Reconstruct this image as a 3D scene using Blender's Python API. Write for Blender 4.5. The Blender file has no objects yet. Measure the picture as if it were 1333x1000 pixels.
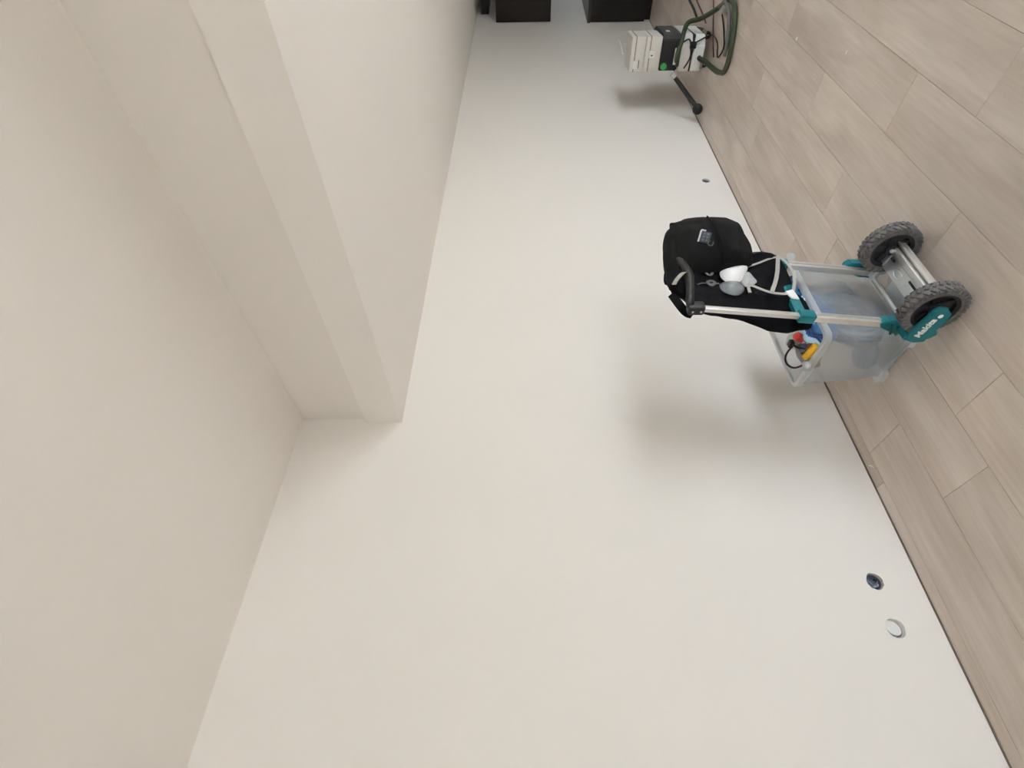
import bpy, bmesh, math, random
from math import pi, sin, cos, radians
from mathutils import Vector, Matrix, noise

random.seed(7)
S = bpy.context.scene
COL = S.collection

# ------------------------------------------------------------------ camera
cam_d = bpy.data.cameras.new('camera')
cam = bpy.data.objects.new('camera', cam_d); COL.objects.link(cam)
PSI, PITCH = math.atan(812/661), math.atan(15.5/661)
Fh = Vector((-sin(PSI), cos(PSI), 0)); Rt = Vector((cos(PSI), sin(PSI), 0)); Zu = Vector((0, 0, 1))
Fw = Fh*cos(PITCH) + Zu*sin(PITCH); Up = Zu*cos(PITCH) - Fh*sin(PITCH)
# the photographer held the phone a quarter turn round: world down is to the right of the frame
m = Matrix((-Up, Rt, -Fw)).transposed().to_4x4()
m.translation = Vector((2.054, 0.0, 1.55))
cam.matrix_world = m
cam_d.sensor_width = 36; cam_d.lens = 661/1333*36; cam_d.clip_start = .02
S.camera = cam

# ------------------------------------------------------------------ daylight
W = bpy.data.worlds.new('sky'); S.world = W; W.use_nodes = True
bg = W.node_tree.nodes['Background']
bg.inputs[0].default_value = (.875, .945, 1, 1); bg.inputs[1].default_value = 14.6

sd_ = bpy.data.lights.new('sun', 'SUN'); sd_.energy = 172; sd_.angle = .02; sd_.color = (.985, .985, .97)
sun = bpy.data.objects.new('sun', sd_); COL.objects.link(sun)   # high and along the facade: lights the terrace, not the room
sun.rotation_euler = Vector((.03, -.42, 1)).to_track_quat('Z', 'Y').to_euler()

def portal(name, loc, rot, sx, sy):
    l = bpy.data.lights.new(name, 'AREA'); l.shape = 'RECTANGLE'; l.size = sx; l.size_y = sy
    l.cycles.is_portal = True
    o = bpy.data.objects.new(name, l); o.location = loc; o.rotation_euler = rot; COL.objects.link(o)

S.view_settings.view_transform = 'Standard'; S.view_settings.look = 'None'
S.view_settings.gamma = 1; S.view_settings.exposure = 0.0
try: S.view_settings.use_curve_mapping = False
except Exception: pass
S.cycles.max_bounces = 14; S.cycles.diffuse_bounces = 8; S.cycles.transparent_max_bounces = 24
S.cycles.sample_clamp_indirect = 8

# ------------------------------------------------------------------ materials
def mat(name, col, rough=.6, metal=0, spec=.5, **kw):
    M = bpy.data.materials.new(name); M.use_nodes = True
    b = M.node_tree.nodes['Principled BSDF']
    b.inputs['Base Color'].default_value = (*col, 1); b.inputs['Roughness'].default_value = rough
    b.inputs['Metallic'].default_value = metal; b.inputs['Specular IOR Level'].default_value = spec
    for k, v in kw.items(): b.inputs[k.replace('_', ' ')].default_value = v
    return M

def noisy(name, c1, c2, scale=20, rough=.6, metal=0, bump=0, spec=.5, bscale=None, detail=4):
    """procedural two tone noise with optional fine bump"""
    M = mat(name, c1, rough, metal, spec); nt = M.node_tree; N = nt.nodes; L = nt.links
    b = N['Principled BSDF']
    tc = N.new('ShaderNodeTexCoord'); nz = N.new('ShaderNodeTexNoise')
    nz.inputs['Scale'].default_value = scale; nz.inputs['Detail'].default_value = detail
    mx = N.new('ShaderNodeMix'); mx.data_type = 'RGBA'
    mx.inputs[6].default_value = (*c1, 1); mx.inputs[7].default_value = (*c2, 1)
    L.new(tc.outputs['Object'], nz.inputs['Vector']); L.new(nz.outputs['Fac'], mx.inputs[0])
    L.new(mx.outputs[2], b.inputs['Base Color'])
    if bump:
        n2 = N.new('ShaderNodeTexNoise'); n2.inputs['Scale'].default_value = bscale or scale*4
        L.new(tc.outputs['Object'], n2.inputs['Vector'])
        bp = N.new('ShaderNodeBump'); bp.inputs['Strength'].default_value = bump; bp.inputs['Distance'].default_value = .002
        L.new(n2.outputs['Fac'], bp.inputs['Height']); L.new(bp.outputs[0], b.inputs['Normal'])
    return M

def plank_mat():
    M = mat('greige_oak', (.4, .34, .3), .42); nt = M.node_tree; N = nt.nodes; L = nt.links
    b = N['Principled BSDF']; tc = N.new('ShaderNodeTexCoord'); oi = N.new('ShaderNodeObjectInfo')
    cmb = N.new('ShaderNodeCombineXYZ')
    ml = N.new('ShaderNodeMath'); ml.operation = 'MULTIPLY'; ml.inputs[1].default_value = 37
    L.new(oi.outputs['Random'], ml.inputs[0]); L.new(ml.outputs[0], cmb.inputs[0]); L.new(ml.outputs[0], cmb.inputs[1])
    va = N.new('ShaderNodeVectorMath'); va.operation = 'ADD'
    L.new(tc.outputs['Object'], va.inputs[0]); L.new(cmb.outputs[0], va.inputs[1])
    def nz(sx, sy, scale, detail, dist=0):
        mp = N.new('ShaderNodeMapping'); mp.inputs['Scale'].default_value = (sx, sy, 1)
        L.new(va.outputs[0], mp.inputs['Vector'])
        n = N.new('ShaderNodeTexNoise'); n.inputs['Scale'].default_value = scale; n.inputs['Detail'].default_value = detail
        n.inputs['Distortion'].default_value = dist
        L.new(mp.outputs[0], n.inputs['Vector']); return n
    broad = nz(1, .16, 9, 3, .6); fine = nz(1, .05, 70, 3); cloud = nz(1, .45, 3, 2)
    r1 = N.new('ShaderNodeValToRGB'); e = r1.color_ramp.elements
    e[0].position = .28; e[0].color = (*PLANK[0], 1); e[1].position = .72; e[1].color = (*PLANK[2], 1)
    x = e.new(.5); x.color = (*PLANK[1], 1)
    L.new(broad.outputs['Fac'], r1.inputs[0])
    r2 = N.new('ShaderNodeMapRange'); r2.inputs[1].default_value = .3; r2.inputs[2].default_value = .7
    r2.inputs[3].default_value = .93; r2.inputs[4].default_value = 1.05
    L.new(fine.outputs['Fac'], r2.inputs[0])
    r3 = N.new('ShaderNodeMapRange'); r3.inputs[1].default_value = .3; r3.inputs[2].default_value = .7
    r3.inputs[3].default_value = .9; r3.inputs[4].default_value = 1.1
    L.new(cloud.outputs['Fac'], r3.inputs[0])
    r4 = N.new('ShaderNodeMapRange'); r4.inputs[3].default_value = .97; r4.inputs[4].default_value = 1.03
    L.new(oi.outputs['Random'], r4.inputs[0])
    a = N.new('ShaderNodeMath'); a.operation = 'MULTIPLY'; L.new(r2.outputs[0], a.inputs[0]); L.new(r3.outputs[0], a.inputs[1])
    a2 = N.new('ShaderNodeMath'); a2.operation = 'MULTIPLY'; L.new(a.outputs[0], a2.inputs[0]); L.new(r4.outputs[0], a2.inputs[1])
    v = N.new('ShaderNodeVectorMath'); v.operation = 'SCALE'
    L.new(r1.outputs[0], v.inputs[0]); L.new(a2.outputs[0], v.inputs['Scale'])
    L.new(v.outputs[0], b.inputs['Base Color'])
    bp = N.new('ShaderNodeBump'); bp.inputs['Strength'].default_value = .12; bp.inputs['Distance'].default_value = .001
    L.new(fine.outputs['Fac'], bp.inputs['Height']); L.new(bp.outputs[0], b.inputs['Normal'])
    return M

def clear_plastic(name, col, clear, rough=.25, gloss=.1):
    """milky see-through plastic: part clear, part scattering, with a glossy skin"""
    M = bpy.data.materials.new(name); M.use_nodes = True; nt = M.node_tree; N = nt.nodes; L = nt.links
    N.clear(); out = N.new('ShaderNodeOutputMaterial')
    tr = N.new('ShaderNodeBsdfTransparent'); tr.inputs[0].default_value = (.985, .995, 1, 1)
    df = N.new('ShaderNodeBsdfDiffuse'); df.inputs[0].default_value = (*col, 1)
    tl = N.new('ShaderNodeBsdfTranslucent'); tl.inputs[0].default_value = (*col, 1)
    gl = N.new('ShaderNodeBsdfGlossy'); gl.inputs['Roughness'].default_value = rough
    m1 = N.new('ShaderNodeMixShader'); m1.inputs[0].default_value = .65
    L.new(df.outputs[0], m1.inputs[1]); L.new(tl.outputs[0], m1.inputs[2])
    m2 = N.new('ShaderNodeMixShader'); m2.inputs[0].default_value = 1-clear
    L.new(tr.outputs[0], m2.inputs[1]); L.new(m1.outputs[0], m2.inputs[2])
    lw = N.new('ShaderNodeLayerWeight'); lw.inputs[0].default_value = .25
    mr = N.new('ShaderNodeMath'); mr.operation = 'MULTIPLY'; mr.inputs[1].default_value = gloss*4
    L.new(lw.outputs['Fresnel'], mr.inputs[0])
    m3 = N.new('ShaderNodeMixShader'); L.new(mr.outputs[0], m3.inputs[0])
    L.new(m2.outputs[0], m3.inputs[1]); L.new(gl.outputs[0], m3.inputs[2]); L.new(m3.outputs[0], out.inputs[0])
    return M

PLANK = ((.535, .455, .392), (.59, .514, .452), (.648, .578, .52))
M_wall = noisy('white_wall_paint', (.80, .768, .731), (.82, .788, .751), 1.2, .75, bump=.04, bscale=300, spec=.3)
M_ceil = noisy('white_ceiling_paint', (.85, .815, .772), (.87, .835, .792), 1.5, .8, bump=.03, bscale=300, spec=.2)
M_band_lit = noisy('lit_band_paint', (.90, .87, .835), (.92, .89, .855), 1.5, .7, spec=.3)  # ceiling paint lightened: the light from below is put into this colour
M_plank = plank_mat()
M_sub = mat('screed', (.12, .09, .07), .9)
M_gap = mat('edge_gap', (.16, .12, .09), .9)
M_cab = noisy('dark_cabinet_board', (.012, .009, .008), (.018, .014, .012), 6, .45, spec=.25)
M_top = mat('dark_worktop', (.02, .018, .017), .35)
M_alu = noisy('brushed_aluminium', (.72, .71, .69), (.82, .81, .79), 40, .38, metal=.75, bump=.05)
M_steel = noisy('zinc_plated_steel', (.62, .66, .68), (.74, .77, .79), 60, .35, metal=.8, bump=.05)
M_teal = noisy('teal_plastic', (.004, .16, .20), (.006, .19, .225), 25, .42, bump=.05)
M_teal_d = noisy('dark_teal_plastic', (.004, .085, .085), (.006, .11, .11), 25, .5, bump=.05)
M_black = noisy('black_plastic', (.005, .005, .006), (.011, .011, .012), 30, .5, bump=.1)
M_rim = noisy('black_wheel_plastic', (.014, .014, .018), (.028, .027, .032), 20, .5)
M_tyre = noisy('dusty_grey_rubber', (.06, .058, .057), (.24, .23, .22), 60, .85, bump=.2)
M_fab = noisy('black_fabric', (.006, .006, .0065), (.012, .012, .012), 90, .9, bump=.5, bscale=500, spec=.15)
M_fab2 = noisy('black_cloth', (.0045, .0045, .006), (.009, .009, .011), 60, .92, bump=.5, bscale=400, spec=.12)
M_web = noisy('grey_webbing', (.36, .35, .33), (.48, .46, .43), 120, .8, bump=.3)
M_webd = noisy('dark_grey_webbing', (.1, .1, .1), (.16, .16, .155), 120, .8, bump=.3)
M_white = mat('white_plastic', (.82, .82, .84), .35)
M_print = mat('white_print', (.88, .9, .9), .5)
M_badge = noisy('navy_badge', (.01, .016, .032), (.05, .065, .1), 240, .8)
M_badgew = mat('silver_thread', (.55, .57, .6), .6)
M_box = clear_plastic('milky_box_plastic', (.95, .98, 1.0), .77, .15, .12)
M_boxrim = clear_plastic('milky_rim_plastic', (.92, .94, .95), .3, .2, .12)
M_clear = clear_plastic('clear_lens_plastic', (.7, .76, .8), .55, .1, .3)
M_blue = noisy('blue_film', (.01, .055, .2), (.05, .22, .48), 18, .28, bump=.4, bscale=40)
M_bluel = noisy('light_blue_film', (.25, .5, .75), (.6, .8, .95), 14, .25, bump=.3, bscale=40)
M_navy = noisy('navy_film', (.006, .02, .1), (.03, .1, .32), 30, .3, bump=.4, bscale=50)
M_greyf = noisy('dusty_grey_film', (.16, .15, .14), (.34, .32, .30), 20, .6, bump=.3)
M_hose_c = noisy('grey_blue_cable', (.10, .13, .18), (.22, .27, .34), 60, .5, bump=.2)
M_gtool = noisy('grey_tool_metal', (.25, .24, .235), (.36, .35, .34), 30, .45, metal=.3, bump=.1)
M_gtool_l = noisy('pale_grey_metal', (.42, .43, .42), (.55, .55, .54), 30, .4, metal=.4)
M_red = mat('red_plastic', (.72, .05, .045), .4)
M_dred = mat('dark_red_plastic', (.1, .012, .01), .45)
M_yel = mat('yellow_plastic', (.86, .48, .01), .4)
M_wire = mat('black_rubber_cord', (.012, .008, .008), .55)
M_tools = noisy('blue_grey_lens', (.05, .09, .16), (.3, .38, .5), 60, .2)
M_sys = noisy('light_grey_plastic', (.60, .575, .53), (.66, .63, .585), 12, .5, bump=.05)
M_sysw = mat('white_grey_plastic', (.7, .71, .68), .5)
M_hose = noisy('green_hose', (.026, .040, .017), (.046, .060, .030), 60, .6, bump=.3)
M_green = mat('green_knob', (.02, .28, .05), .4)
M_crown = mat('window_frame_paint', (.7, .7, .7), .4)
M_conc = noisy('balcony_concrete', (.5, .49, .47), (.6, .59, .57), 3, .8)
M_cup = noisy('grey_box_plastic', (.17, .20, .26), (.28, .31, .37), 30, .6)
M_plaster = noisy('white_plaster', (.72, .73, .72), (.82, .83, .82), 40, .8, bump=.3)
M_glass = clear_plastic('window_glass', (.9, .95, .95), .97, .02, .05)

# ------------------------------------------------------------------ mesh helpers
MATW = {}
class MB:
    def __init__(s): s.b = bmesh.new()
    def _add(s, verts, faces, M=None):
        vs = [s.b.verts.new(M @ Vector(v) if M else v) for v in verts]
        for f in faces:
            try: s.b.faces.new([vs[i] for i in f])
            except ValueError: pass
        return vs
    def box(s, c, d, M=None, bev=.0, seg=2):
        x, y, z = (q/2 for q in d); t = bmesh.new()
        r = bmesh.ops.create_cube(t, size=1)
        bmesh.ops.scale(t, vec=d, verts=t.verts)
        if bev: bmesh.ops.bevel(t, geom=t.edges[:], offset=min(bev, min(d)*.45), segments=seg, affect='EDGES', profile=.6)
        bmesh.ops.translate(t, vec=c, verts=t.verts)
        if M: bmesh.ops.transform(t, matrix=M, verts=t.verts)
        s.merge(t); return s
    def merge(s, t):
        me = bpy.data.meshes.new('tmp'); t.to_mesh(me); t.free(); s.b.from_mesh(me); bpy.data.meshes.remove(me)
    def bar(s, p, q, w, h, up=(0, 0, 1), bev=.0):
        """box beam from p to q, w across, h along up"""
        p, q = Vector(p), Vector(q); d = q-p; L = d.length; d.normalize(); u = Vector(up)
        u = (u - d*u.dot(d)).normalized(); x = d.cross(u)
        M = Matrix((x, d, u)).transposed().to_4x4(); M.translation = (p+q)/2
        return s.box((0, 0, 0), (w, L, h), M, bev)
    def tube(s, pts, r, n=10, close=False, smooth=0, cap=True, flat=None):
        pts = [Vector(p) for p in pts]
        if smooth: pts = spline(pts, smooth, close)
        rr = r if callable(r) else (lambda t: r)
        N = len(pts); prev = None; rings = []
        for i, p in enumerate(pts):
            a = pts[(i-1) % N] if (i or close) else p; c = pts[(i+1) % N] if (i < N-1 or close) else p
            d = (c-a).normalized()
            if prev is None: u = d.orthogonal().normalized()
            else:
                u = prev - d*prev.dot(d); u = u.normalized() if u.length > 1e-6 else d.orthogonal().normalized()
            prev = u; v = d.cross(u); R = rr(i/max(1, N-1))
            rings.append([s.b.verts.new(p + (u*cos(2*pi*k/n) + v*sin(2*pi*k/n))*R) for k in range(n)])
        for i in range(N if close else N-1):
            A, B = rings[i], rings[(i+1) % N]
            for k in range(n): s.b.faces.new((A[k], A[(k+1) % n], B[(k+1) % n], B[k]))
        if cap and not close: s.b.faces.new(rings[0][::-1]); s.b.faces.new(rings[-1])
        return s
    def ribbon(s, pts, w, t, nrm=(1, 0, 0), smooth=6, close=False):
        """flat strap: width w in the plane across nrm, thickness t along nrm"""
        pts = spline([Vector(p) for p in pts], smooth, close) if smooth else [Vector(p) for p in pts]
        n0 = Vector(nrm).normalized(); N = len(pts); R = []
        for i, p in enumerate(pts):
            a = pts[(i-1) % N] if (i or close) else p; c = pts[(i+1) % N] if (i < N-1 or close) else p
            d = (c-a).normalized(); n = (n0 - d*n0.dot(d)).normalized(); x = d.cross(n)
            R.append([s.b.verts.new(p + x*a_*w/2 + n*b_*t/2) for a_, b_ in ((-1, -1), (1, -1), (1, 1), (-1, 1))])
        for i in range(N if close else N-1):
            A, B = R[i], R[(i+1) % N]
            for k in range(4): s.b.faces.new((A[k], A[(k+1) % 4], B[(k+1) % 4], B[k]))
        if not close: s.b.faces.new(R[0][::-1]); s.b.faces.new(R[-1])
        return s
    def prism(s, poly, M, t, bev=0):
        """poly in local xy extruded 0..t along local z, placed by M"""
        b = bmesh.new(); vs = [b.verts.new((x, y, 0)) for x, y in poly]; f = b.faces.new(vs)
        r = bmesh.ops.extrude_face_region(b, geom=[f])
        bmesh.ops.translate(b, vec=(0, 0, t), verts=[v for v in r['geom'] if isinstance(v, bmesh.types.BMVert)])
        bmesh.ops.recalc_face_normals(b, faces=b.faces)
        if bev: bmesh.ops.bevel(b, geom=b.edges[:], offset=bev, segments=2, affect='EDGES')
        bmesh.ops.transform(b, matrix=M, verts=b.verts); s.merge(b); return s
    def lathe(s, prof, M, n=40):
        """prof: (radius, height) pairs turned about local z"""
        R = []
        for r, h in prof: R.append([s.b.verts.new(M @ Vector((r*cos(2*pi*k/n), r*sin(2*pi*k/n), h))) for k in range(n)])
        for A, B in zip(R, R[1:]):
            for k in range(n): s.b.faces.new((A[k], A[(k+1) % n], B[(k+1) % n], B[k]))
        if prof[0][0] > 1e-5 and prof[0] != prof[-1]: s.b.faces.new(R[0][::-1])
        if prof[-1][0] > 1e-5 and prof[0] != prof[-1]: s.b.faces.new(R[-1])
        return s
    def loft(s, rings, n=48, cap=True):
        """rings: lists of n points"""
        R = [[s.b.verts.new(p) for p in r] for r in rings]; n = len(R[0])
        for A, B in zip(R, R[1:]):
            for k in range(n): s.b.faces.new((A[k], A[(k+1) % n], B[(k+1) % n], B[k]))
        if cap: s.b.faces.new(R[0][::-1]); s.b.faces.new(R[-1])
        return s
    def build(s, name, M, parent=None, smooth=True, local=False):
        bmesh.ops.remove_doubles(s.b, verts=s.b.verts, dist=1e-6)
        bmesh.ops.recalc_face_normals(s.b, faces=s.b.faces)
        me = bpy.data.meshes.new(name); s.b.to_mesh(me); s.b.free()
        return link(name, me, M, parent, smooth, local)

def link(name, me, M, parent=None, smooth=True, local=False):
    if M: me.materials.clear(); me.materials.append(M)
    o = bpy.data.objects.new(name, me); COL.objects.link(o)
    base = MATW.get(parent.name, Matrix()) if parent else Matrix()
    if parent:
        o.parent = parent
        if not local: me.transform(base.inverted())
    MATW[o.name] = base.copy()
    if smooth:
        me.shade_smooth()
        try: me.set_sharp_from_angle(angle=radians(38))
        except Exception: pass
    return o

def spline(P, k, close=False):
    out = []; N = len(P)
    for i in range(N if close else N-1):
        p0 = P[(i-1) % N] if (i or close) else P[0]; p1 = P[i]; p2 = P[(i+1) % N]
        p3 = P[(i+2) % N] if (i < N-2 or close) else P[-1]
        for j in range(k):
            t = j/k
            out.append(.5*((2*p1) + (p2-p0)*t + (2*p0-5*p1+4*p2-p3)*t*t + (3*p1-p0-3*p2+p3)*t**3))
    if not close: out.append(P[-1])
    return out

def tag(o, label=None, cat=None, group=None, kind=None):
    for k, v in (('label', label), ('category', cat), ('group', group), ('kind', kind)):
        if v: o[k] = v
    return o
def thing(name, label, cat, loc, rz=0, group=None):
    o = bpy.data.objects.new(name, None); COL.objects.link(o); o.empty_display_size = .1
    o.location = loc; o.rotation_euler = (0, 0, rz)
    MATW[o.name] = Matrix.Translation(loc) @ Matrix.Rotation(rz, 4, 'Z')
    return tag(o, label, cat, group)
def structure(o, label=None, cat=None): return tag(o, label, cat, None, 'structure')
def plane_Y(y):   # local x -> X, local y -> Z, local z -> -Y (towards the camera's left)
    return Matrix(((1, 0, 0, 0), (0, 0, -1, y), (0, 1, 0, 0), (0, 0, 0, 1)))
def plane_X(x):   # local x -> Y, local y -> Z, local z -> +X
    return Matrix(((0, 0, 1, x), (1, 0, 0, 0), (0, 1, 0, 0), (0, 0, 0, 1)))
def axis_Y(c):    # lathe about -Y
    return Matrix.Translation(c) @ Matrix.Rotation(pi/2, 4, 'X')

# ------------------------------------------------------------------ the room
RX, Y0, Y1 = 4.6, -2.6, 10.2
H1, H2, HB, YB = 2.649, 2.153, 2.331, 1.447

def bool_cut(o, cutters):
    for c in cutters:
        md = o.modifiers.new('cut', 'BOOLEAN'); md.operation = 'DIFFERENCE'; md.solver = 'EXACT'; md.object = c
    bpy.context.view_layer.update()
    me = bpy.data.meshes.new_from_object(o.evaluated_get(bpy.context.evaluated_depsgraph_get()))
    o.modifiers.clear(); o.data = me
    for c in cutters: bpy.data.objects.remove(c)

wall = MB().box((-.1, (Y0+Y1)/2, 1.4), (.2, Y1-Y0+.4, 2.9)).build('wall_left', M_wall, smooth=False)
structure(wall, 'long bare white plastered wall behind the trolley', 'wall')
HOLES = [(.676, .177, .032, .05), (.506, .174, .034, .05), (3.678, .159, .030, .05), (5.99, .50, .013, .06), (6.345, .463, .014, .06)]
cuts = []
for y, z, r, d in HOLES:
    prof = [(r*(1+.05*random.uniform(-1, 1)), -d), (r, .02)]
    b = MB(); n = 26; R = []
    for h in (-d, .02):
        random.seed(int(y*100)); R.append([Vector((h, y+r*cos(2*pi*k/n)*(1+.05*random.uniform(-1, 1)), z+r*sin(2*pi*k/n)*(1+.05*random.uniform(-1, 1)))) for k in range(n)])
    b.loft(R); cuts.append(b.build('cutter', None, smooth=False))
bool_cut(wall, cuts)
random.seed(11)

def wall_with_openings(name, axis, pos, lo, hi, openings, label):
    """wall slab at axis=pos from lo to hi, openings (a0, a1, z0, z1)"""
    b = MB(); t = .2; edges = sorted({lo, hi, *[o[0] for o in openings], *[o[1] for o in openings]})
    for a0, a1 in zip(edges, edges[1:]):
        hole = [o for o in openings if o[0] <= a0+1e-6 and o[1] >= a1-1e-6]
        spans = [(-.05, 2.85)] if not hole else [(-.05, hole[0][2]), (hole[0][3], 2.85)]
        for z0, z1 in spans:
            if z1-z0 < .01: continue
            c, d = ((pos+t/2, (a0+a1)/2, (z0+z1)/2), (t, a1-a0, z1-z0)) if axis == 'X' else (((a0+a1)/2, pos+t/2, (z0+z1)/2), (a1-a0, t, z1-z0))
            b.box(c, d)
    return structure(b.build(name, M_wall, smooth=False), label, 'wall')

RW = [(-1.1, .1, .02, 1.2), (1.8, 4.0, .02, 1.2)]
EW = [(.75, 1.5, 1.0, 1.9)]
wall_with_openings('wall_right', 'X', RX, Y0-.2, Y1+.2, RW, 'white wall with the balcony doors opposite the trolley')
wall_with_openings('wall_far', 'Y', Y1, -.2, RX+.2, EW, 'white end wall beyond the kitchen with its window')
structure(MB().box((RX/2, Y0-.1, 1.4), (RX+.4, .2, 2.9)).build('wall_back', M_wall, smooth=False), 'white wall behind the photographer', 'wall')
structure(MB().box((RX/2, (Y0+YB)/2-.1, H1+.1), (RX+.4, YB-Y0+.2, .2)).build('ceiling', M_ceil, smooth=False), 'higher white ceiling nearest the camera', 'ceiling')
low = MB().box((RX/2, (YB-.018+Y1)/2+.05, (H2+HB)/2), (RX+.4, Y1-YB+.118, HB-H2)).box((RX/2, (YB+Y1)/2+.05, HB+.23), (RX+.4, Y1-YB+.1, .46)).build('ceiling_lowered', M_ceil, smooth=False)
structure(low, 'lowered white ceiling beyond the step', 'ceiling')
structure(MB().box((RX/2, YB-.0185, (H2+HB)/2), (RX, .003, HB-H2-.001)).build('trim_1', M_band_lit, smooth=False), 'shallow white band along the bottom of the ceiling step', 'trim')  # the band is real, its lighter tone is painted-in light

# windows in the unseen walls
n = 0
for a0, a1, z0, z1 in RW:
    n += 1
    w = structure(MB().box((RX+.1, (a0+a1)/2, z0+.02), (.2, a1-a0, .04)).build('window_%d' % n, M_crown, smooth=False), 'balcony door frame in the right wall', 'window')
    b = MB()
    for a in (a0+.03, (a0+a1)/2, a1-.03): b.box((RX+.1, a, (z0+z1)/2), (.06, .06, z1-z0))
    b.box((RX+.1, (a0+a1)/2, z1-.03), (.06, a1-a0, .06)); b.build('frame', M_crown, w, smooth=False)
    MB().box((RX+.1, (a0+a1)/2, (z0+z1)/2), (.008, a1-a0-.06, z1-z0-.08)).build('pane', M_glass, w, smooth=False)
    portal('daylight_opening', (RX+.21, (a0+a1)/2, (z0+z1)/2), (0, pi/2, 0), z1-z0, a1-a0)
for a0, a1, z0, z1 in EW:
    n += 1
    w = structure(MB().box(((a0+a1)/2, Y1+.1, z0+.02), (a1-a0, .2, .04)).build('window_%d' % n, M_crown, smooth=False), 'kitchen window frame in the far wall', 'window')
    b = MB()
    for a in (a0+.03, (a0+a1)/2, a1-.03): b.box((a, Y1+.1, (z0+z1)/2), (.06, .06, z1-z0))
    b.box(((a0+a1)/2, Y1+.1, z1-.03), (a1-a0, .06, .06)); b.build('frame', M_crown, w, smooth=False)
    MB().box(((a0+a1)/2, Y1+.1, (z0+z1)/2), (a1-a0-.06, .008, z1-z0-.08)).build('pane', M_glass, w, smooth=False)
    portal('daylight_opening', ((a0+a1)/2, Y1+.21, (z0+z1)/2), (-pi/2, 0, 0), a1-a0, z1-z0)
structure(MB().box((RX+5.2, 4, -.15), (10, 30, .1)).build('ground_outside', M_conc, smooth=False), 'pale concrete terrace outside the balcony doors', 'ground')

# floor: planks laid along the wall
floor = structure(MB().box((RX/2, (Y0+Y1)/2, -.06), (RX+.4, Y1-Y0+.4, .1)).build('floor', M_sub, smooth=False), 'greige oak plank floor', 'floor')
MATW[floor.name] = Matrix()
STRIP, PW, PL, GAP = .062, .238, 1.285, .0010
pm = {}
def plank(x0, x1, y0, y1):
    y0, y1 = max(y0, Y0), min(y1, Y1)
    if y1-y0 < .02: return
    key = (round(x1-x0, 3), round(y1-y0, 2))
    if key not in pm:
        b = MB().box((0, 0, -.005), (x1-x0-GAP, y1-y0-GAP, .010), bev=.0008, seg=1)
        bmesh.ops.recalc_face_normals(b.b, faces=b.b.faces); me = bpy.data.meshes.new('plank'); b.b.to_mesh(me); b.b.free()
        me.materials.append(M_plank); pm[key] = me
    o = bpy.data.objects.new('plank', pm[key]); COL.objects.link(o); o.parent = floor
    o.location = ((x0+x1)/2, (y0+y1)/2, 0)
rows = [(.004, STRIP, 1.077), (STRIP, STRIP+PW, 1.22), (STRIP+PW, STRIP+2*PW, .88), (STRIP+2*PW, STRIP+3*PW, 1.088)]
x = STRIP+3*PW; off = [.35, .95, .55, 1.2, .1, .75, .42]
k = 0
while x < RX:
    rows.append((x, min(x+PW, RX), off[k % 7])); x += PW; k += 1
for x0, x1, j in rows:
    y = j - math.ceil((j-Y0)/PL)*PL
    while y < Y1:
        plank(x0, x1, y, y+PL); y += PL
b = MB().box((.002, (Y0+Y1)/2, .002), (.005, Y1-Y0, .005)); structure(b.build('floor_joint_left', M_gap, smooth=False), 'dark open joint between wall and floor', 'joint')  # dark strip drawn along the open joint, there is no baseboard

# ------------------------------------------------------------------ kitchen units at the far end
def cabinet(name, label, y0, z0, z1, dep, top=None, plinth=0):
    c = thing(name, label, 'cabinet', (dep/2, y0, z0)); 
    MB().box((dep/2+.003, y0+.9, (z0+plinth+z1)/2), (dep-.006, 1.8, z1-z0-plinth), bev=.002).build('carcass', M_cab, c, smooth=False)
    for q in range(3):
        d = MB().box((dep+.011, y0+.3+.6*q, (z0+plinth+z1)/2), (.02, .594, z1-z0-plinth-.006), bev=.002).build('cabinet_door', M_cab, c, smooth=False)
        MB().bar((dep+.035, y0+.1+.6*q, z1-.06 if plinth else z0+.06), (dep+.035, y0+.24+.6*q, z1-.06 if plinth else z0+.06), .012, .012).build('handle', M_steel, d)
    if plinth: MB().box((dep/2-.03, y0+.93, z0+plinth/2), (dep-.08, 1.74, plinth)).build('plinth', M_cab, c, smooth=False)
    return c
cabinet('wall_cabinet', 'dark upper kitchen cabinet hung on the wall near the ceiling', 7.45, 1.222, 1.895, .40)
cabinet('base_cabinet', 'dark lower kitchen cabinet standing on the floor behind the vacuum cleaner', 7.40, 0, .738, .62, plinth=.08)
isl = thing('added_dark_island', 'dark unseen island added to block light from the far floor', 'kitchen island', (2.5, 7.9, 0))  # out of view, put in to keep window light off the far floor
MB().box((2.5, 7.9, .45), (.9, 2.4, .88), bev=.003).build('carcass', M_cab, isl, smooth=False)
MB().box((2.5, 7.9, .905), (.96, 2.46, .03), bev=.003).build('worktop', M_top, isl, smooth=False)
tag(MB().box((.32, 8.31, .756), (.64, 1.84, .034), bev=.003).build('worktop', M_top, smooth=False), 'dark thin worktop on the lower kitchen cabinet', 'worktop')
cw = thing('added_tall_cabinet', 'unseen row of tall dark cabinets added along the right wall to darken the far end', 'cabinet', (RX-.3, 7.9, 0))  # out of view, put in to soak up light near the far wall
MB().box((RX-.305, 7.95, 1.07), (.58, 3.9, 2.06), bev=.002).build('carcass', M_cab, cw, smooth=False)
for k in range(6):
    d = MB().box((RX-.607, 6.325+.65*k, 1.07), (.02, .644, 2.05), bev=.002).build('cabinet_door', M_cab, cw, smooth=False)
    MB().bar((RX-.63, 6.58+.65*k, .95), (RX-.63, 6.58+.65*k, 1.25), .012, .012, (1, 0, 0)).build('handle', M_steel, d)
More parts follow.
